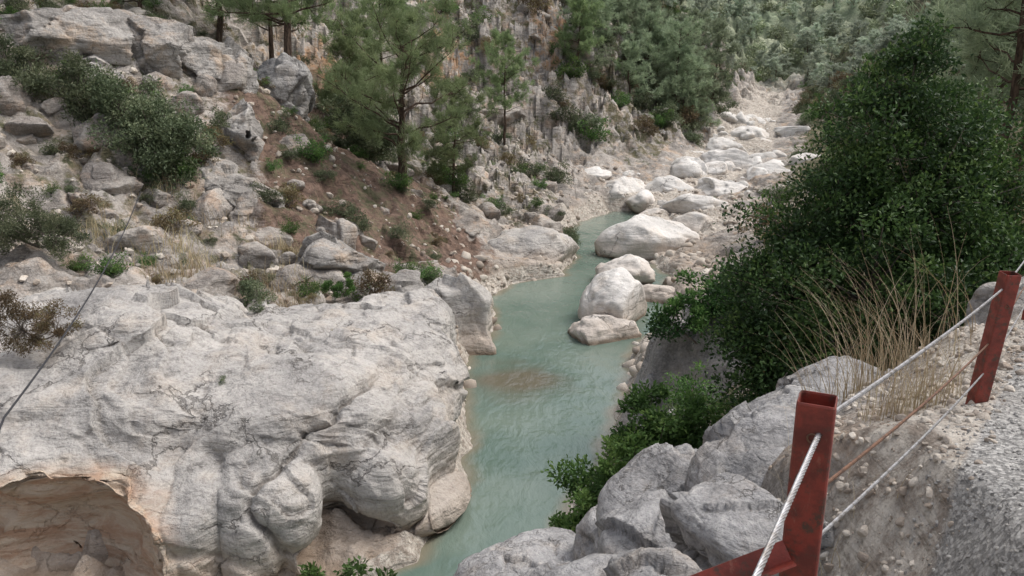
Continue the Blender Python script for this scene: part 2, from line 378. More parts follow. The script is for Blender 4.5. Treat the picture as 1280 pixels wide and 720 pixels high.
def dispL(p,nrm):
    R=np.array(Matrix.Rotation(.30,3,'X')@Matrix.Rotation(-.22,3,'Y'))
    q=p@R.T
    w=warp(q,.9,.5,1)
    b1,e1=blocks(w*np.array([.7,.7,1.2]),2.9,40,.9)
    b2,e2=blocks(warp(q,.4,1.1,7)*np.array([.7,.7,2.6]),1.2,50,.8)
    b5,e5=blocks(warp(q,.25,1.6,17)*np.array([.8,.8,2.2]),.5,90,.8)
    ph=w[:,2]*1.35+.8*vnoise(q*.45,8)
    fr=ph%1; st=sstep(0,.85,fr)-sstep(.92,1.0,fr)
    stm=sstep(-.1,.25,fbm(q*.45,2,33))
    ph2=w[:,2]*3.1+1.1*vnoise(q*.6,18);fr2=ph2%1;st2=sstep(0,.85,fr2)-sstep(.9,1.0,fr2);stm2=sstep(0,.3,fbm(q*.7,2,53))
    top=sstep(.45,.9,nrm[:,2])*sstep(16.5,18.5,p[:,1])
    pit=fbm(p*1.3,5,61,.5)
    j1=p[:,0]+4.15-.35*np.sin(p[:,2]*2.2)-.35*(p[:,1]-15)-.35*fbm(p*1.1,3,9)
    j2=p[:,0]+6.7-.3*np.sin(p[:,2]*1.7+1)+.15*(p[:,1]-15)-.4*fbm(p*1.0,3,29)
    face=sstep(18.0,16.3,p[:,1])
    J=.20*np.exp(-(j1/.10)**2)+.20*np.exp(-(j1/.6)**2)+.05*np.exp(-(j2/.08)**2)+.16*np.exp(-(j2/.7)**2)
    return .46*fbm(p*.45,3,12)+b1*.30+b2*(.04+.11*top)+b5*(.005+.04*top)+.12*st*stm+.03*st2*stm2+.075*pit-.012*np.abs(fbm(p*5,3,71))-J*face-.06
def postL(p):
    att=np.zeros(len(p))
    for k,(c,r) in enumerate((((-8.8,12.5,1.1),(2.4,2.2,1.6)),((-11.0,12.9,1.6),(1.5,1.8,1.2)),((-3.6,14.6,.5),(1.3,1.0,.5)),((-2.0,16.6,.35),(1.0,1.4,.45)),((-1.2,19.3,.4),(.8,1.6,.6)))):
        c=np.array(c);r=np.array(r);q=(p-c)/r;l=np.linalg.norm(q,axis=1)
        q2=q/np.maximum(l,1e-3)[:,None]
        l2=1+.22*fbm(p*.9,4,5)+.09*np.abs(fbm(p*np.array([1.5,1.5,3]),4,15))
        m=(l<l2)&(p[:,1]>c[1]-1.2)
        p=np.where(m[:,None],c+q2*l2[:,None]*r,p)
        if k<2: att=np.maximum(att,np.where(m,1.,np.clip(1-(l-l2)*4.5,0,1)))
    att=np.maximum(att,sstep(1.3,.7,p[:,2])*sstep(-5.5,-6.5,p[:,0])*sstep(16,15,p[:,1]))
    return p,att
PL=[((-3.4,18.6,1.15),(2.0,3.1,1.5),.05,3),((-3.1,17.0,-.3),(2.0,2.6,.9),-.2,2.4),((-5.3,15.7,.9),(1.35,2.3,1.75),.25,2.5,(.18,0)),((-3.0,16.4,1.0),(1.25,1.6,1.3),.2,2.6,(.1,0)),
((-9.2,17.4,2.7),(4.2,2.1,1.05),.2,3.4,(.05,0)),((-9.0,15.2,1.6),(3.6,2.4,1.15),.2,2.6,(.45,0)),((-7.0,15.0,.9),(1.5,2.2,1.7),.1,2.5,(.2,0)),((-6,20.3,2.1),(4.4,2.7,1.3),.1,3,(.08,0)),
((-3.3,22.4,2.0),(1.7,1.7,1.45),.2,3),((-10.5,19.4,2.9),(3.6,3,1.25),.1,3),((-7,18,1.5),(4.8,3.3,2.1),0,3.2),((-11.8,15.8,.9),(4,3,2.0),.1,3),
((-4.3,19.5,2.5),(2.2,1.6,.75),.3,3.5,(.1,.1)),((-7.6,18.3,3.1),(2.4,1.3,.7),.5,3.5,(.12,.05)),((-8.8,15.0,.2),(3.0,1.6,.8),.2,2.2),((-7.6,13.9,0),(1.4,1.2,.75),.5,2.3),((-9.6,13.6,-.1),(1.5,1.3,.8),-.3,2.3),((-2.8,19.8,1.7),(1.4,1.3,1.2),.2,2.6),((-5.2,17.6,2.55),(1.6,1.2,.85),.4,3,(.1,.1))]
rockmass('limestone_outcrop',PL,.045,M_rock,dispL,postL,6)
def dispR(p,nrm):
    w=warp(p,.3,1.1,1)
    b1,e1=blocks(w*np.array([1,1,1.4]),1.0,140,.9);b2,e2=blocks(w,.38,150,.8)
    cm=sstep(-.05,.3,fbm(p*1.5,2,19))
    return .14*fbm(p*1.1,3,12)+b1*.17-.03*(1-e1)*cm+b2*.045-.01*(1-e2)*cm+.03*fbm(p*5,4,61,.6)
PR=[((-.35,5.9,4.15),(.95,1.1,.75),.5,3,(0,-.3)),((-.8,4.6,4.0),(1.0,.9,.8),.2,3,(0,-.3)),((.2,6.6,4.75),(.85,.8,.65),.3,3,(-.1,-.3)),
((1.4,5.2,6.5),(.55,.75,.5),.3,3.4,(0,-.45)),((1.05,4.2,6.85),(.4,.7,.45),.2,3.4,(0,-.4)),((.55,3.5,6.85),(.5,.7,.5),.2,3.4,(.1,-.3)),((1.75,4.75,7.3),(.5,.5,.36),.6,3.6,(-.05,-.25)),((1.25,3.75,7.55),(.34,.45,.3),.5,3.6,(0,-.3)),((.75,2.9,7.65),(.3,.5,.3),.3,3.6,(0,-.25)),
((2.1,5.7,6.75),(.8,.6,.5),.6,3.4,(-.1,-.3)),((2.9,6.5,6.8),(.8,.6,.5),.5,3.4,(-.1,-.15)),((1.2,6.4,5.5),(.6,.7,.55),.2,3,(0,-.2)),((1.6,7.1,4.9),(.8,.7,.8),.2,3)]
rockmass('roadside_rock_slab',PR,.026,M_slab,dispR,None,4)
def boulder(name,c,r,seed,mat,planes=7,rz=0,sub=5,rough=.12,dmin=.6,blk=.08):
    V,F=stone(sub,planes,seed,dmin,.95,rough)
    w=V*np.array(r);b,e=blocks(warp(w+seed,.3,.6),max(r)*.6,seed+5,.8)
    V=V*(1+blk*b-.02*(1-e)+.04*fbm(w*1.2,5,seed,.6))[:,None]
    M=np.array(Matrix.Rotation(rz,3,'Z'))
    me=mkmesh(name,(V*np.array(r))@M.T+np.array(c),F,True,dict(hollow=np.zeros(len(V))),[mat])
    return obj(name,me)
boulder('river_boulder',(7.6,42.8,.35),(2.9,1.9,1.75),3,M_bould,6,blk=.09)
boulder('river_boulder',(5.3,37.0,.1),(1.45,1.5,1.2),45,M_bould,9,.5,blk=.10,dmin=.5)
boulder('river_boulder',(3.5,29.0,-.1),(1.5,1.3,1.0),48,M_bould,9,.3,blk=.10,dmin=.5)
boulder('river_boulder',(4.35,31.3,.2),(1.5,2.4,1.85),49,M_bould,9,-.35,blk=.12,dmin=.5)
boulder('river_boulder',(6.6,34.2,0),(1.0,1.2,.7),50,M_bould,9,.7,blk=.1,dmin=.5)
for k,(c,r_) in enumerate([((12.2,52,.7),(2.6,1.6,1.3)),((8.2,58,1.0),(2.2,1.5,1.2)),((15.5,58,1.0),(2.8,2.0,1.5)),((13.6,64,1.6),(2.4,1.8,1.4)),((18.3,66,1.8),(3.0,2.0,1.6)),((19.5,75,2.0),(2.6,2.2,1.6)),((24,82,2.4),(3.0,2.2,1.7)),((11.0,47.5,.4),(1.8,1.3,1.0))]):
    boulder('river_boulder',c,r_,60+k,M_bould,8,k*.7,blk=.1,dmin=.5)
boulder('river_boulder',(.9,40.6,.1),(2.7,2.4,1.85),12,M_rock,6,.3,blk=.12)
boulder('river_boulder',(-1.9,41.6,.9),(2.3,2.0,1.6),13,M_talus,7,.6,blk=.2)
boulder('river_boulder',(-2.2,28.2,.5),(1.6,1.8,2.1),15,M_rock,8,.4,blk=.16)
boulder('river_boulder',(-3.6,31.0,1.2),(1.6,1.5,1.3),16,M_talus,8,.1,blk=.16)
boulder('bank_rock',(4.3,19.4,.9),(1.7,1.8,2.9),21,M_bank,9,.4,blk=.15)
boulder('bank_rock',(5.9,18.4,1.6),(1.7,1.9,2.9),22,M_bank,9,.1,blk=.15)
boulder('bank_rock',(3.8,16.9,.7),(1.2,1.2,1.8),23,M_bank,9,.1,blk=.15)
for c,r_,s_,z_ in [((-11.2,40,8.3),(1.9,1.6,2.0),25,.4),((-13.2,37,9.2),(2.4,1.8,1.9),26,.9),((-11.3,34,6.9),(1.5,2.0,1.6),27,.2),((-18.5,34,10.9),(3.2,2.4,2.1),28,.5),((-15.6,35.5,10.5),(2.3,2.0,1.9),29,.2),
    ((-21.5,35,12.6),(2.6,2.2,2.0),34,.3),((-16.6,33,9.4),(1.6,1.4,1.1),35,.8),((-10.7,30.5,5.1),(1.8,1.7,1.4),30,.2),((-6.4,27.2,3.3),(2.0,1.5,1.1),31,.3),((-4.2,25.6,2.2),(1.8,1.3,1.3),32,.5)]:
    boulder('hillside_boulder',c,r_,s_,M_bank if s_==25 else M_ridge,12,z_,6,.16,.5,.30)
boulder('roadside_boulder',(5.1,7.6,7.42),(.65,.5,.5),33,M_ridge,9,.2,5,blk=.2)
def scatter(name,xy,size,mat,sub=2,planes=9,flat=.65,sink=.25,smooth=False,nt=10,seed=0,rough=.05):
    r=np.random.default_rng(seed);T=[stone(sub,planes,seed*50+k,.5,.9,rough)[0] for k in range(nt)];F=ICO[sub][1]
    z=gz(xy[:,0],xy[:,1]);b=Buf()
    for k in range(len(xy)):
        s=size[k];V=(T[k%nt]*np.array([1,r.uniform(.6,1),r.uniform(.5,.8)]))@rotm(r).T
        V=V*s*np.array([1,1,flat+.2])+np.array([xy[k,0],xy[k,1],z[k]+s*(.5-sink)*.6])
        b.add(V,F,r.uniform())
    V,F,a=b.get();return obj(name,mkmesh(name,V,F,smooth,dict(rnd=a,hollow=a*0),[mat]))
def powsz(r,n,a,b,k=2.5): return a+(b-a)*r.random(n)**k
r=rng
N=300;xy=np.stack([r.uniform(-24,-5,N),r.uniform(23,44,N)],1);m=np.exp(-((xy[:,0]+8)**2/16+(xy[:,1]-38)**2/22))<r.random(N)*.8
xy=np.concatenate([xy[m],np.stack([r.uniform(-5,4,70),r.uniform(45,62,70)],1)]);scatter('hillside_rocks',xy,powsz(r,len(xy),.2,1.4),M_talus,4,14,seed=1,sink=.7,smooth=True,rough=.18)
N=240;t=r.random(N);bx=np.interp(t,[0,.35,1],[-2,18,43]);by=np.interp(t,[0,.35,1],[58,76,150]);u=r.random(N)**1.1*26
xy=np.stack([bx-u*.75,by+u*.65],1);scatter('valley_wall_rocks',xy,powsz(r,N,.6,3.0,1.8),M_talus,4,14,seed=2,sink=.9,smooth=True,rough=.2)
N=1500;xy=np.stack([r.uniform(-22,-2,N),r.uniform(20,45,N)],1);scatter('talus_debris',xy,powsz(r,N,.04,.26,3),M_debris,1,7,seed=3)
N=130;t=r.random(N);y0=50+t*45;x0=np.interp(y0,CY,CX)+np.where(y0<64,r.normal(1,4.0,N),r.normal(0,2.5,N))
xy=np.stack([x0,y0],1);m=(gz(x0,y0)>.05);xy=xy[m];scatter('riverbed_boulders',xy,powsz(r,len(xy),.2,2.3,2.2),M_bould,4,9,smooth=True,seed=4,rough=.16,sink=.8,flat=.45)
N=1100;y0=r.uniform(43,62,N);xy=np.stack([r.uniform(-1,18,N),y0],1);xy=xy[gz(xy[:,0],xy[:,1])>.02];scatter('riverbed_cobbles',xy,powsz(r,len(xy),.06,.28),M_debris,1,5,smooth=True,seed=5)
N=700;y0=r.uniform(22,46,N);side=r.random(N)<.5;x0=np.where(side,np.interp(y0,BY,XL)-r.random(N)*1.6+.1,np.interp(y0,BY,XR)+r.random(N)*2.4-.2)
xy=np.stack([x0,y0],1);scatter('riverbank_stones',xy,powsz(r,N,.06,.5,3),M_debris,2,8,smooth=True,seed=6,sink=.4)
N=22000;x0=r.uniform(.5,4.5,N);y0=r.uniform(1.6,6.5,N);f=(x0-.57)*.79-(y0-1.39)*.61;m=(f>-.1)&(f<1.6)
xy=np.stack([x0,y0],1)[m];scatter('path_gravel',xy,powsz(r,len(xy),.004,.017,2.5),M_peb,1,6,seed=7,sink=.45)
N=12000;x0=r.uniform(-.2,4.2,N);y0=r.uniform(2.2,8,N);f=(x0-.57)*.79-(y0-1.39)*.61;m=(f<.1)&(f>-1.3)&(r.random(N)<np.exp(-((f+.3)/.6)**2))
xy=np.stack([x0,y0],1)[m];scatter('verge_stones',xy,powsz(r,len(xy),.006,.042,3.5),M_debris,2,8,seed=8,sink=.35)
print('stones',time.time()-T0)
# ------------------------------------------------------------------ water
wx=np.arange(-26,13,.22);wy=np.arange(-30,60,.22);WX,WY=np.meshgrid(wx,wy)
dep=-gz(WX.ravel(),WY.ravel())
wp=np.stack([WX.ravel(),WY.ravel(),0*WX.ravel()],1)
sub=np.exp(-(((WX-.2)/1.5)**2+((WY-24.6)/1.6)**2)).ravel()+.3*fbm(wp*1.1,3,4)
i=(np.arange(len(wy)-1)[:,None]*len(wx)+np.arange(len(wx)-1)[None,:]).ravel()
t=NT('river_water')
sh=t.math('ADD',t.attr('shallow'),t.math('MULTIPLY',t.math('SUBTRACT',t.noise(1.2,5),.5),.35))
c=t.mix(t.rng(t.noise(.22,4),.35,.65),(.105,.155,.128),(.16,.205,.17))
c=t.mix(t.rng(sh,.35,1.0,0,.8),c,(.20,.17,.12))
c=t.mix(t.rng(t.attr('submerged'),.1,.9,0,.7),c,(.14,.10,.065))
n1=t.bump(t.noise(1.6,4,.6,t.mapv((1,.55,1),(0,0,.4)),dist=.5),.06);n1=t.bump(t.noise(5,3,.5,t.mapv((1,.6,1))),.02,1,n1)
b=t.bsdf(c,.05,n1,spec=.5)
M_wat=t.done(b)
obj('river_water',mkmesh('river_water',wp,np.stack([i,i+1,i+len(wx)+1,i+len(wx)],1),True,dict(shallow=np.clip(1-dep/.55,0,1),submerged=sub),[M_wat]))
# ------------------------------------------------------------------ vegetation
def leafquads(C,L,Wd,r,up=.3,outd=None):
    N=len(C);D=r.normal(size=(N,3))
    if outd is not None: D=D*.7+outd
    D[:,2]+=up;D/=np.linalg.norm(D,axis=1)[:,None]
    S=np.cross(D,r.normal(size=(N,3)));S/=np.linalg.norm(S,axis=1)[:,None]
    l=L*r.uniform(.6,1.2,N)[:,None];w=Wd*r.uniform(.7,1.2,N)[:,None]
    nrm=np.cross(D,S)*l*.12
    V=np.stack([C,C+D*l*.5+S*w*.5-nrm,C+D*l,C+D*l*.5-S*w*.5-nrm],1).reshape(-1,3)
    F=np.arange(N*4).reshape(-1,4);return V,F
def bush(name,root,clumps,nleaf,L,Wd,mat,seed,sub=.32,nsub=26,bark=M_twig,parentloc=None,up=.3):
    r=np.random.default_rng(seed);root=np.array(root,float);cl=np.array(clumps,float)
    b=Buf();w=Buf();vol=cl[:,3]**2;vol/=vol.sum()
    k=0
    trunkp=root+np.array([0,0,.15])
    for c in cl:
        ns=max(6,int(nsub*c[3]**1.0*1.2))
        d=r.normal(size=(ns,3));d/=np.linalg.norm(d,axis=1)[:,None]
        sc=c[:3]+d*(c[3]*r.uniform(.35,1.18,ns)[:,None])*np.array([1,1,.9])
        hub=c[:3]-np.array([0,0,c[3]*.3])
        tt=np.linspace(0,1,7)[:,None];bend=np.sin(tt*math.pi)*r.normal(size=3)*.12
        w.add(*tube(trunkp*(1-tt)+hub*tt+bend*c[3],np.linspace(.05,.025,7)*max(.3,c[3]),5))
        n1=int(nleaf*vol[k]/ns);k+=1
        for s in sc:
            rr=sub*c[3]**.5*r.uniform(.6,1.25)
            tt=np.linspace(0,1,4)[:,None];w.add(*tube(hub*(1-tt)+s*tt+np.sin(tt*math.pi)*r.normal(size=3)*.06,np.linspace(.018,.006,4)*max(.4,c[3]),4))
            q=r.normal(size=(n1,3));q/=np.linalg.norm(q,axis=1)[:,None]
            rad=rr*(r.random(n1)**.45)*(1+.35*r.normal(size=n1)*.5)
            C=s+q*rad[:,None]*np.array([1,1,.75])
            V,F=leafquads(C,L,Wd,r,up,q*.6)
            a=np.clip(r.uniform(.0,.8)+r.normal(size=n1)*.18+.14*q[:,2],0,1)
            b.add(V,F,np.repeat(a,4))
    V,F,a=b.get();V2,F2,a2=w.get()
    F=np.concatenate([F,F2+len(V)]);mi=np.r_[np.zeros(len(V)//4,int),np.ones(len(F2),int)]
    V=np.concatenate([V,V2]);a=np.r_[a,a2]
    if parentloc is None: parentloc=root
    me=mkmesh(name,V-np.array(parentloc),F,False,dict(rnd=a),[mat,bark],mi)
    o=bpy.data.objects.new(name,me);scene.collection.objects.link(o);o.location=parentloc;return o
big=[(5.85,12.3,9.7,.7),(6.5,12.5,9.1,.9),(5.4,12.1,9.0,.75),(7.2,12.5,8.2,1.0),(6.2,12,8.1,1.2),(5.1,11.9,8.2,.85),(7.5,12.3,7.2,1.0),(4.5,11.7,7.6,.9),(4.0,11.4,7.0,.8),(5.2,11.3,7.0,1.2),(6.3,11.4,6.9,1.2),(3.7,11.2,6.3,.75),(4.3,10.9,6.2,1.0),(5.2,10.6,6.1,1.0),(3.9,10.8,5.5,.8),(4.3,10.2,5.3,.8),(7.0,11.3,7.0,1.0),(5.9,10.2,6.9,.7),(6.0,12.3,10.25,.42)]
bush('evergreen_bush',(5.2,11.8,4.7),big,110000,.085,.045,M_leaf_dark,1,.36,46)
bush('bank_shrub',(2.2,11.6,2.8),[(1.3,11.3,3.4,.6),(2.0,11.4,4.1,.75),(2.8,11.8,4.2,.8),(1.0,10.9,3.0,.5),(2.1,11.6,4.8,.4),(3.3,11.6,4.3,.6),(1.7,10.8,3.4,.5)],17000,.10,.05,M_leaf_mid,2,.3,24)
bush('bank_shrub',(4.6,18.5,3.2),[(4.0,18.4,4.0,.6),(4.8,18.6,4.6,.7),(5.6,18.6,4.7,.8)],7000,.12,.06,M_leaf_dark,3,.35,20)
bush('bank_shrub',(3.6,8.8,4.9),[(3.5,8.8,5.4,.5),(4.0,9.0,5.8,.6),(3.2,9.3,4.8,.5)],9000,.07,.035,M_leaf_mid,4,.25,24)
bush('foreground_shrub',(-1.3,4.6,5.2),[(-1.3,4.8,6.35,.33),(-.95,5.0,6.2,.25),(-1.65,4.7,6.25,.25)],1800,.06,.03,M_leaf_mid,5,.2,20)
bush('hillside_bush',(-13,30,6),[(-13.2,29.6,7.4,1.5),(-14.3,30,8.6,1.2),(-12.0,29.6,7.6,1.1),(-13.6,29.8,6.4,1.1),(-12.3,29.4,6.3,.9)],30000,.15,.06,M_leaf_grey,6,.42,34)
bush('hillside_bush',(-17.4,31,8.4),[(-17.4,30.6,9.4,1.4),(-18.6,30.6,10,1.2),(-16.2,30.6,9.4,1.0),(-15.6,30.4,8.4,.8)],18000,.15,.05,M_leaf_grey,7,.42,26)
bush('hillside_bush',(-13.3,22,4.9),[(-13.4,21.8,5.7,.95),(-12.6,21.6,5.5,.7),(-14.4,22,5.9,.9)],14000,.09,.03,M_leaf_grey,8,.3,26)
bush('dry_bush',(-10.6,17,3.9),[(-10.9,16.9,4.5,.7),(-10.1,16.8,4.4,.5)],8000,.08,.02,M_leaf_dry,9,.25,26)
bush('hillside_bush',(-7.6,42.5,6),[(-7.6,42,7,1.5),(-6.8,42,6.2,1.2),(-8.4,42,7.8,1.2)],15000,.18,.06,M_leaf_grey,10,.45,26)
bush('hillside_bush',(-5.2,23.3,3.1),[(-5.0,23.2,3.6,.4),(-5.5,23.4,3.5,.3)],3500,.07,.03,M_leaf_mid,11,.2,20)
def shrubmesh(mt,k,n=1500,L=.11):
    rr=np.random.default_rng(60+k)
    o=bush('tmpl',(0,0,0),[(rr.uniform(-.4,.4),rr.uniform(-.4,.4),rr.uniform(.3,.7),rr.uniform(.35,.6)) for _ in range(4)],n,L,L*.4,mt,70+k,.34,14)
    m=o.data;bpy.data.objects.remove(o);return m
shr=[shrubmesh(mt,k) for k,mt in enumerate((M_leaf_grey,M_leaf_mid,M_leaf_dry,M_leaf_grey))]
shf=[shrubmesh(M_leaf_haze,k,420,.22) for k in (5,6)]
def inst(parent,meshes,pts,scales,r,zoff=0,names='plant'):
    for k,(p,s) in enumerate(zip(pts,scales)):
        o=bpy.data.objects.new(names,meshes[int(r.integers(len(meshes)))]);scene.collection.objects.link(o);o.parent=parent
        o.location=(p[0],p[1],p[2]+zoff);o.rotation_euler=(r.normal()*.05,r.normal()*.05,r.uniform(0,6.28));o.scale=(s,s,s*r.uniform(.7,1.1))
E=empty('hillside_shrubs')
P=[];S=[]
for _ in range(300):
    a,b=rng.uniform(-24,-3),rng.uniform(22,54)
    P.append((a,b));S.append(rng.uniform(.25,1.0))
for _ in range(34):
    P.append((rng.uniform(-5,3.5),rng.uniform(45,62)));S.append(rng.uniform(.5,1.3))
for _ in range(480):
    t=rng.random();bx=np.interp(t,[0,.35,1],[-2,18,43]);by=np.interp(t,[0,.35,1],[57,75,150]);u=rng.random()*34
    q=(bx-u*.75,by+u*.65)
    if orangef(*q)>.3 and rng.random()<.45: continue
    P.append(q);S.append(rng.uniform(.8,2.4))
for _ in range(300):
    yy=rng.uniform(26,150);P.append((np.interp(yy,[20,50,75,100,150],[9,15,27,35,54])+rng.random()**1.2*35,yy));S.append(rng.uniform(.8,2.2))
for (a,b) in [(9,17),(10,20),(8.6,14.5),(11,24),(8.5,24),(12.5,27),(3.2,13.5),(5,14),(10,28),(4.6,13),(3.8,15),(5.5,21),(6.5,23),(7.5,26),(2.4,13),(-4.5,19.6),(-7,21),(-4.2,17),(-6.5,16.8),(-8.4,19),(-5.8,22)]:
    P.append((a,b));S.append(.9 if a>0 else .3)
P=np.array(P);Zp=gz(P[:,0],P[:,1]);Zp[-6:]=[3.25,3.45,2.5,3.1,3.75,3.5]
inst(E,shr,np.c_[P,Zp-.05],S,rng,names='shrub')
E3=empty('distant_hill_scrub');P=[];S=[]
for _ in range(700):
    yy=rng.uniform(150,330);P.append((20+rng.random()*110,yy));S.append(rng.uniform(1.5,4))
P=np.array(P);inst(E3,shf,np.c_[P,gz(P[:,0],P[:,1])-.3],S,rng,names='scrub')
def pine(seed,H=10,start=.25,maxL=3.4,nl=34,nn=16,nlen=.22,nw=.02,lean=(0,0),bare=.15,tw=.17,mat=M_needle,tufts=5,dens=2.6):
    r=np.random.default_rng(seed);w=Buf();b=Buf()
    k=12;tt=np.linspace(0,1,k);tr=np.stack([lean[0]*tt**1.3+np.cumsum(r.normal(size=k))*.08,lean[1]*tt+np.cumsum(r.normal(size=k))*.08,tt*H],1);tr[0,:2]=0
    tr[0,2]=-.5
    w.add(*tube(tr,tw*(1-tt*.88),8))
    for l in range(nl):
        t=start+(1-start)*(l+r.random())/nl;p0=np.array([np.interp(t,tt,tr[:,j]) for j in range(3)])
        az=l*2.4+r.normal()*.6;u=(t-start)/(1-start)
        Ln=maxL*(.4+.6*math.sin(min(1,u*1.3+.25)*math.pi*.62))*(1-u**4*.65)*r.uniform(.4,1.25)
        el=r.uniform(-.1,.4)+u*.6
        s=np.linspace(0,1,7)[:,None];dr=np.array([math.cos(az)*math.cos(el),math.sin(az)*math.cos(el),math.sin(el)])
        lp=p0+dr*Ln*s+np.array([0,0,1])*(Ln*.16*(s**2)-.12*Ln*s)+np.cumsum(r.normal(size=(7,3)),0)*.07*Ln*.4
        w.add(*tube(lp,tw*.33*(1-t*.6)*(1-s[:,0]*.85),4))
        if r.random()<bare and u<.4: continue
        for q in range(int(4+Ln*dens)):
            f=r.uniform(.3,1);bp=np.array([np.interp(f,s[:,0],lp[:,j]) for j in range(3)])
            sd=dr*r.uniform(.2,1)+r.normal(size=3)*.6+np.array([0,0,.25]);sd/=np.linalg.norm(sd);sl=r.uniform(.35,.9)*(.4+.25*Ln)*.8
            e=bp+sd*sl;w.add(*tube(np.stack([bp,(bp+e)/2+r.normal(size=3)*.04,e]),np.array([.018,.012,.006]),3))
            T=tufts
            fc=r.uniform(.45,1.08,T)[:,None];C=bp+(e-bp)*fc+r.normal(size=(T,3))*.13*(.5+sl)
            base=np.repeat(C,nn,0);M=len(base)
            D=r.normal(size=(M,3))*.75+sd*.9+np.array([0,0,.3]);D/=np.linalg.norm(D,axis=1)[:,None]
            Sd=np.cross(D,r.normal(size=(M,3)));Sd/=np.linalg.norm(Sd,axis=1)[:,None]
            ln=nlen*r.uniform(.6,1.2,M)[:,None]
            base=base+r.normal(size=(M,3))*.06
            V=np.stack([base-Sd*nw*.5,base+Sd*nw*.5,base+D*ln+Sd*nw*.2,base+D*ln-Sd*nw*.2],1).reshape(-1,3)
            a=np.clip(r.uniform(.1,.7)+.15*r.normal(size=M)+.1*D[:,2],0,1)
            b.add(V,np.arange(M*4).reshape(-1,4),np.repeat(a,4))
    V,F,a=b.get();V2,F2,a2=w.get();nb=len(F)
    F=np.concatenate([F,F2+len(V)]);mi=np.r_[np.zeros(nb,int),np.ones(len(F2),int)]
    return mkmesh('pine_tree',np.concatenate([V,V2]),F,False,dict(rnd=np.r_[a,a2]),[mat,M_bark],mi)
def place(me,x,y,s=1,rz=0,dz=-.1):
    o=obj('pine_tree',me);o.location=(x,y,float(gz(x,y)[0])+dz);o.scale=(s,s,s);o.rotation_euler=(0,0,rz);return o
pB=pine(1,7.4,.24,4.5,36,20,.28,.02,(.2,0),.3,.24,tufts=5,dens=2.0)
place(pB,-5.3,38,1,0)
pA=pine(2,13,.34,4.2,40,20,.28,.02,(.1,.2),.3,.26,tufts=6);place(pA,-11,41.5,1,1)
v1=pine(3,10,.2,3.6,34,14,.32,.035);v2=pine(4,12,.3,3.8,34,14,.32,.035);v3=pine(5,8,.12,3.2,32,14,.32,.035)
vr=pine(6,11,.25,3.6,34,12,.34,.035,mat=M_needle_haze)
for (a,b,s,z) in [(-16,46,1.1,1),(-13.5,47,1.0,4),(-.5,58,.6,1),(-19,43,.8,3),(-9.5,48,.9,2),(-3.4,46,.62,3),(-8.3,53,.8,1),(5.5,70,.75,2)]:
    place((v1,v2,v3)[int(z)%3],a,b,s,z)
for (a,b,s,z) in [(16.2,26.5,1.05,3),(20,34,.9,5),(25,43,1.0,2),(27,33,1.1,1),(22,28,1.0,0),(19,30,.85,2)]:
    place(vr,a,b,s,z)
f1=pine(13,10,.12,3.6,32,8,.45,.06,mat=M_needle_haze,tufts=4);f2=pine(14,12,.2,3.8,32,8,.45,.06,mat=M_needle_haze,tufts=4);f3=pine(15,8,.08,3.2,30,8,.45,.06,mat=M_needle_haze,tufts=4)
g1=pine(23,10,.08,3.6,26,5,.7,.14,mat=M_needle_haze_far,tufts=3);g2=pine(24,9,.1,3.8,26,5,.7,.14,mat=M_needle_haze_far,tufts=3)
E2=empty('distant_pine_forest')
P=[];S=[]
for _ in range(330):
    t=rng.random()*.8;bx=np.interp(t,[0,.35,1],[-6,20,43]);by=np.interp(t,[0,.35,1],[62,79,155]);u=1.0+rng.random()**1.2*38
    if t<.30 and u<20 and rng.random()<.84: continue
    q=(bx-u*.75,by+u*.65)
    if q[1]>105 and q[0]>14: continue
    P.append(q);S.append(rng.uniform(.5,.95))
for _ in range(90):
    yy=rng.uniform(55,120);P.append((np.interp(yy,[20,50,75,100,150],[17,30,39,52,72])+rng.random()**1.2*40,yy));S.append(rng.uniform(.4,.7))
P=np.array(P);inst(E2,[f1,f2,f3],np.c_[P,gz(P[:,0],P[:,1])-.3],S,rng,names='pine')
P=[];S=[]
for _ in range(720):
    yy=rng.uniform(108,330);xx=np.interp(yy,[108,150,300],[12,20,15])+rng.random()*115
    if yy<150 and abs(xx-np.interp(yy,CY,CX))<5: continue
    P.append((xx,yy));S.append(rng.uniform(.3,.65))
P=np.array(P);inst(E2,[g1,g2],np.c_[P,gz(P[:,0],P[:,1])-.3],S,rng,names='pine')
print('pines',time.time()-T0)
def grass(name,c,n,h,spread,seed,wd=.004,lean=(0,0)):
    r=np.random.default_rng(seed);b=Buf()
    for k in range(n):
        bx=c[0]+r.normal()*spread;by=c[1]+r.normal()*spread;z=float(gz(bx,by)[0])
        L=h*r.uniform(.4,1.15);az=r.uniform(0,6.28);o=r.uniform(.1,.75)
        s=np.linspace(0,1,8)
        px=bx+(math.cos(az)*o+lean[0])*L*s**1.8;py=by+(math.sin(az)*o+lean[1])*L*s**1.8;pz=z+L*(s-.28*o*s**2.5*1.5)
        P=np.stack([px,py,pz],1);sd=np.array([-math.sin(az+.6),math.cos(az+.6),0])*wd
        V=np.concatenate([P-sd*(1-s*.8)[:,None],P+sd*(1-s*.8)[:,None]]);i=np.arange(7);F=np.stack([i,i+1,i+9,i+8],1)
        b.add(V,F,r.random())
    V,F,a=b.get();obj(name,mkmesh(name,V,F,False,dict(rnd=a),[M_straw]))
grass('dry_grass',(2.75,5.6),190,1.0,.22,1,.003,(-.35,0))
grass('dry_grass',(2.25,4.15),200,.5,.12,2,.002)
grass('dry_grass',(1.9,5.2),60,.4,.2,3,.002)
grass('dry_grass',(1.45,3.6),40,.25,.2,4,.002)
for k in range(26):
    grass('dry_grass',(rng.uniform(-13,-5),rng.uniform(22.5,30)),70,.7,.4,20+k,.012)
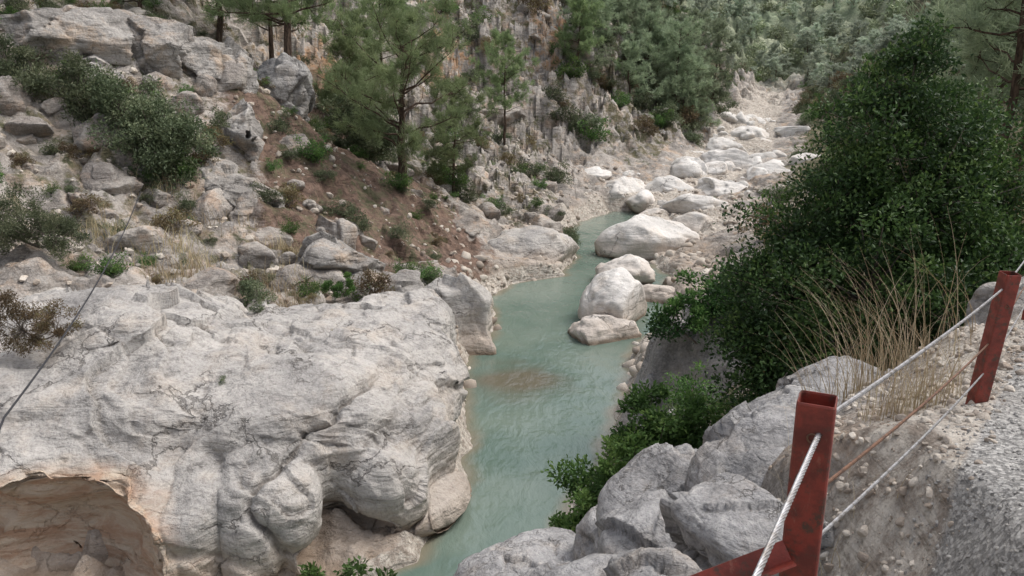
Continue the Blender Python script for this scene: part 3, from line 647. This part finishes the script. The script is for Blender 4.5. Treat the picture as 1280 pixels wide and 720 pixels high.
# ------------------------------------------------------------------ fence
t=NT('rusty_red_paint');rn=t.noise(14,8,.7);c=t.mix(t.rng(rn,.42,.6),(.24,.038,.024),(.14,.028,.019))
c=t.mix(t.rng(t.noise(26,8,.75),.50,.62),c,(.08,.04,.028));c=t.mix(t.rng(t.noise(60,6,.7,t.mapv((1,1,.3))),.58,.72,0,.5),c,(.30,.14,.095))
M_red=t.done(t.bsdf(c,t.rng(rn,.3,.7,.35,.7),t.bump(t.noise(50,6,.7),.0015)))
t=NT('steel_cable');c=t.mix(t.rng(t.noise(40,5),.4,.7),(.42,.42,.43),(.2,.18,.16));M_steel=t.done(t.bsdf(c,.42,None,.6))
t=NT('rusty_cable');c=t.mix(t.rng(t.noise(40,5),.4,.7),(.20,.11,.07),(.10,.06,.045));M_rustc=t.done(t.bsdf(c,.7,None,.4))
t=NT('dark_wire');M_wire=t.done(t.bsdf((.03,.03,.035),.5))
def post(base,top,rz,w=.07,th=.004,hole=(),brace=False):
    base=np.array(base,float);top=np.array(top,float)
    E=empty('fence_post',tuple(base));H=np.linalg.norm(top-base)
    q=Vector(top-base).to_track_quat('Z','Y').to_matrix()@Matrix.Rotation(rz,3,'Z')
    def ring(hw,rad,z):
        P=[]
        for cxs,cys,a0 in ((1,1,0),(-1,1,90),(-1,-1,180),(1,-1,270)):
            for a in (0,30,60,90):
                an=math.radians(a0+a);P.append((cxs*(hw-rad)+rad*math.cos(an),cys*(hw-rad)+rad*math.sin(an),z))
        return P
    zs=[0,H*.25,H*.5,H*.75,H-.004,H]
    V=[];K=16
    for z in zs: V+=ring(w/2-(.0015 if z==H else 0),.008,z)
    zi=[H,H-.004,H*.6,H*.2]
    for z in zi: V+=ring(w/2-th+(.001 if z==H else 0),.0045,z)
    F=[]
    for a in range(len(zs)+len(zi)-1):
        for j in range(K): F.append((a*K+j,a*K+(j+1)%K,(a+1)*K+(j+1)%K,(a+1)*K+j))
    V=np.array(V)@np.array(q).T
    o=obj('tube',mkmesh('tube',V,F,False,None,[M_red]),E)
    for z in hole:
        for side in (-1,1):
            tt=np.linspace(0,2*math.pi,17);R=.009
            P=np.stack([R*np.cos(tt),0*tt+side*(w/2+.001),z+R*np.sin(tt)],1)@np.array(q).T
            Vt,Ft=tube(P,.002,6);obj('cable_eye',mkmesh('cable_eye',Vt,Ft,True,None,[M_rustc]),E)
    return E
def lbar(E,a,b,w,th,roll=0):
    a=np.array(a,float);b=np.array(b,float);d=Vector(b-a);H=d.length;q=d.to_track_quat('Z','Y').to_matrix()@Matrix.Rotation(roll,3,'Z')
    prof=[(0,0),(w,0),(w,th),(th,th),(th,w),(0,w)]
    V=[(x_,y_,z) for z in (0,H) for x_,y_ in prof];F=[(j,(j+1)%6,(j+1)%6+6,j+6) for j in range(6)]
    V=np.array(V)@np.array(q).T+a-np.array(E.location)
    return obj('brace',mkmesh('brace',V,F,False,None,[M_red]),E)
e1=post((.575,1.39,8.2),(.578,1.40,9.392),math.radians(-8),hole=(1.125,))
lbar(e1,(.55,1.365,9.06),(-.95,1.31,8.42),.045,.005,.5)
lbar(e1,(.62,1.43,8.62),(.9,2.0,8.2),.04,.005,.5)
e2=post((2.405,3.84,8.2),(2.435,3.78,9.02),math.radians(-25),w=.075,hole=(.66,))
e3=post((4.4,6.5,7.9),(4.42,6.5,8.75),.4);e4=post((-1.3,-1.9,8.2),(-1.3,-1.9,9.35),.3)
def cable(name,pts,rad,mat,twist=True,sag=.0,n=160):
    pts=np.array(pts,float);L=np.r_[0,np.cumsum(np.linalg.norm(np.diff(pts,axis=0),axis=1))];s=np.linspace(0,L[-1],n)
    P=np.stack([np.interp(s,L,pts[:,k]) for k in range(3)],1)
    if sag:
        k=np.searchsorted(L,s,side='right')-1;k=np.clip(k,0,len(L)-2);u=(s-L[k])/(L[k+1]-L[k]);P[:,2]-=sag*4*u*(1-u)
    b=Buf()
    if not twist: b.add(*tube(P,rad,6))
    else:
        T=np.gradient(P,axis=0);T/=np.linalg.norm(T,axis=1)[:,None];A_=np.cross(T,[0,0,1]);A_/=np.linalg.norm(A_,axis=1)[:,None];B_=np.cross(T,A_)
        for j in range(6):
            ph=j*math.pi/3+s*2*math.pi/(rad*13)
            b.add(*tube(P+rad*.62*(np.cos(ph)[:,None]*A_+np.sin(ph)[:,None]*B_),rad*.36,6))
        b.add(*tube(P,rad*.4,6))
    V,F,a=b.get();return obj(name,mkmesh(name,V,F,True,None,[mat]))
cable('fence_cable',[(-1.3,-1.9,9.25),(.562,1.345,9.335),(.61,1.43,9.33)],.0055,M_steel,n=1400)
cable('fence_cable',[(.60,1.43,9.33),(2.41,3.78,8.94),(4.4,6.5,8.65)],.0055,M_steel,sag=.015,n=1800)
cable('fence_cable',[(.60,1.42,9.18),(2.40,3.80,8.65),(4.4,6.5,8.4)],.0045,M_rustc,sag=.02,n=1800)
cable('fence_cable',[(.60,1.42,9.06),(2.40,3.80,8.49),(4.4,6.5,8.15)],.0045,M_steel,sag=.02,n=1800)
cable('hanging_wire',[(-3,2,6.3),(-6.4,9.2,5.7),(-12.1,25.9,6.0)],.016,M_wire,False,sag=.35,n=80)
# ------------------------------------------------------------------ light, camera
w=bpy.data.worlds.new('World');scene.world=w;w.use_nodes=True;nt=w.node_tree
bg=nt.nodes['Background'];sky=nt.nodes.new('ShaderNodeTexSky');sky.sky_type='NISHITA';sky.sun_disc=False
el=math.radians(60);azd=math.radians(75)
sky.sun_elevation=el;sky.sun_rotation=azd;sky.air_density=1.0;sky.dust_density=5.0;sky.ozone_density=.5
hs=nt.nodes.new('ShaderNodeHueSaturation');hs.inputs['Saturation'].default_value=.5;hs.inputs['Value'].default_value=1.4
nt.links.new(sky.outputs[0],hs.inputs['Color']);nt.links.new(hs.outputs[0],bg.inputs[0]);bg.inputs[1].default_value=.15
L=bpy.data.lights.new('sun','SUN');L.energy=1.4;L.angle=math.radians(30);L.color=(1,.98,.95)
lo=obj('sun',L);dirv=Vector((math.sin(azd)*math.cos(el),math.cos(azd)*math.cos(el),math.sin(el)))
lo.rotation_euler=dirv.to_track_quat('Z','Y').to_euler();lo.location=(0,0,60)
cam=bpy.data.cameras.new('camera');cam.lens=28.1;cam.sensor_width=36;cam.clip_end=2000;cam.clip_start=.05
co=obj('camera',cam);co.location=(0,0,10);co.rotation_euler=(math.radians(90-15.6),0,0);scene.camera=co
scene.view_settings.view_transform='Standard';scene.view_settings.look='None';scene.view_settings.exposure=0
print('done',time.time()-T0)
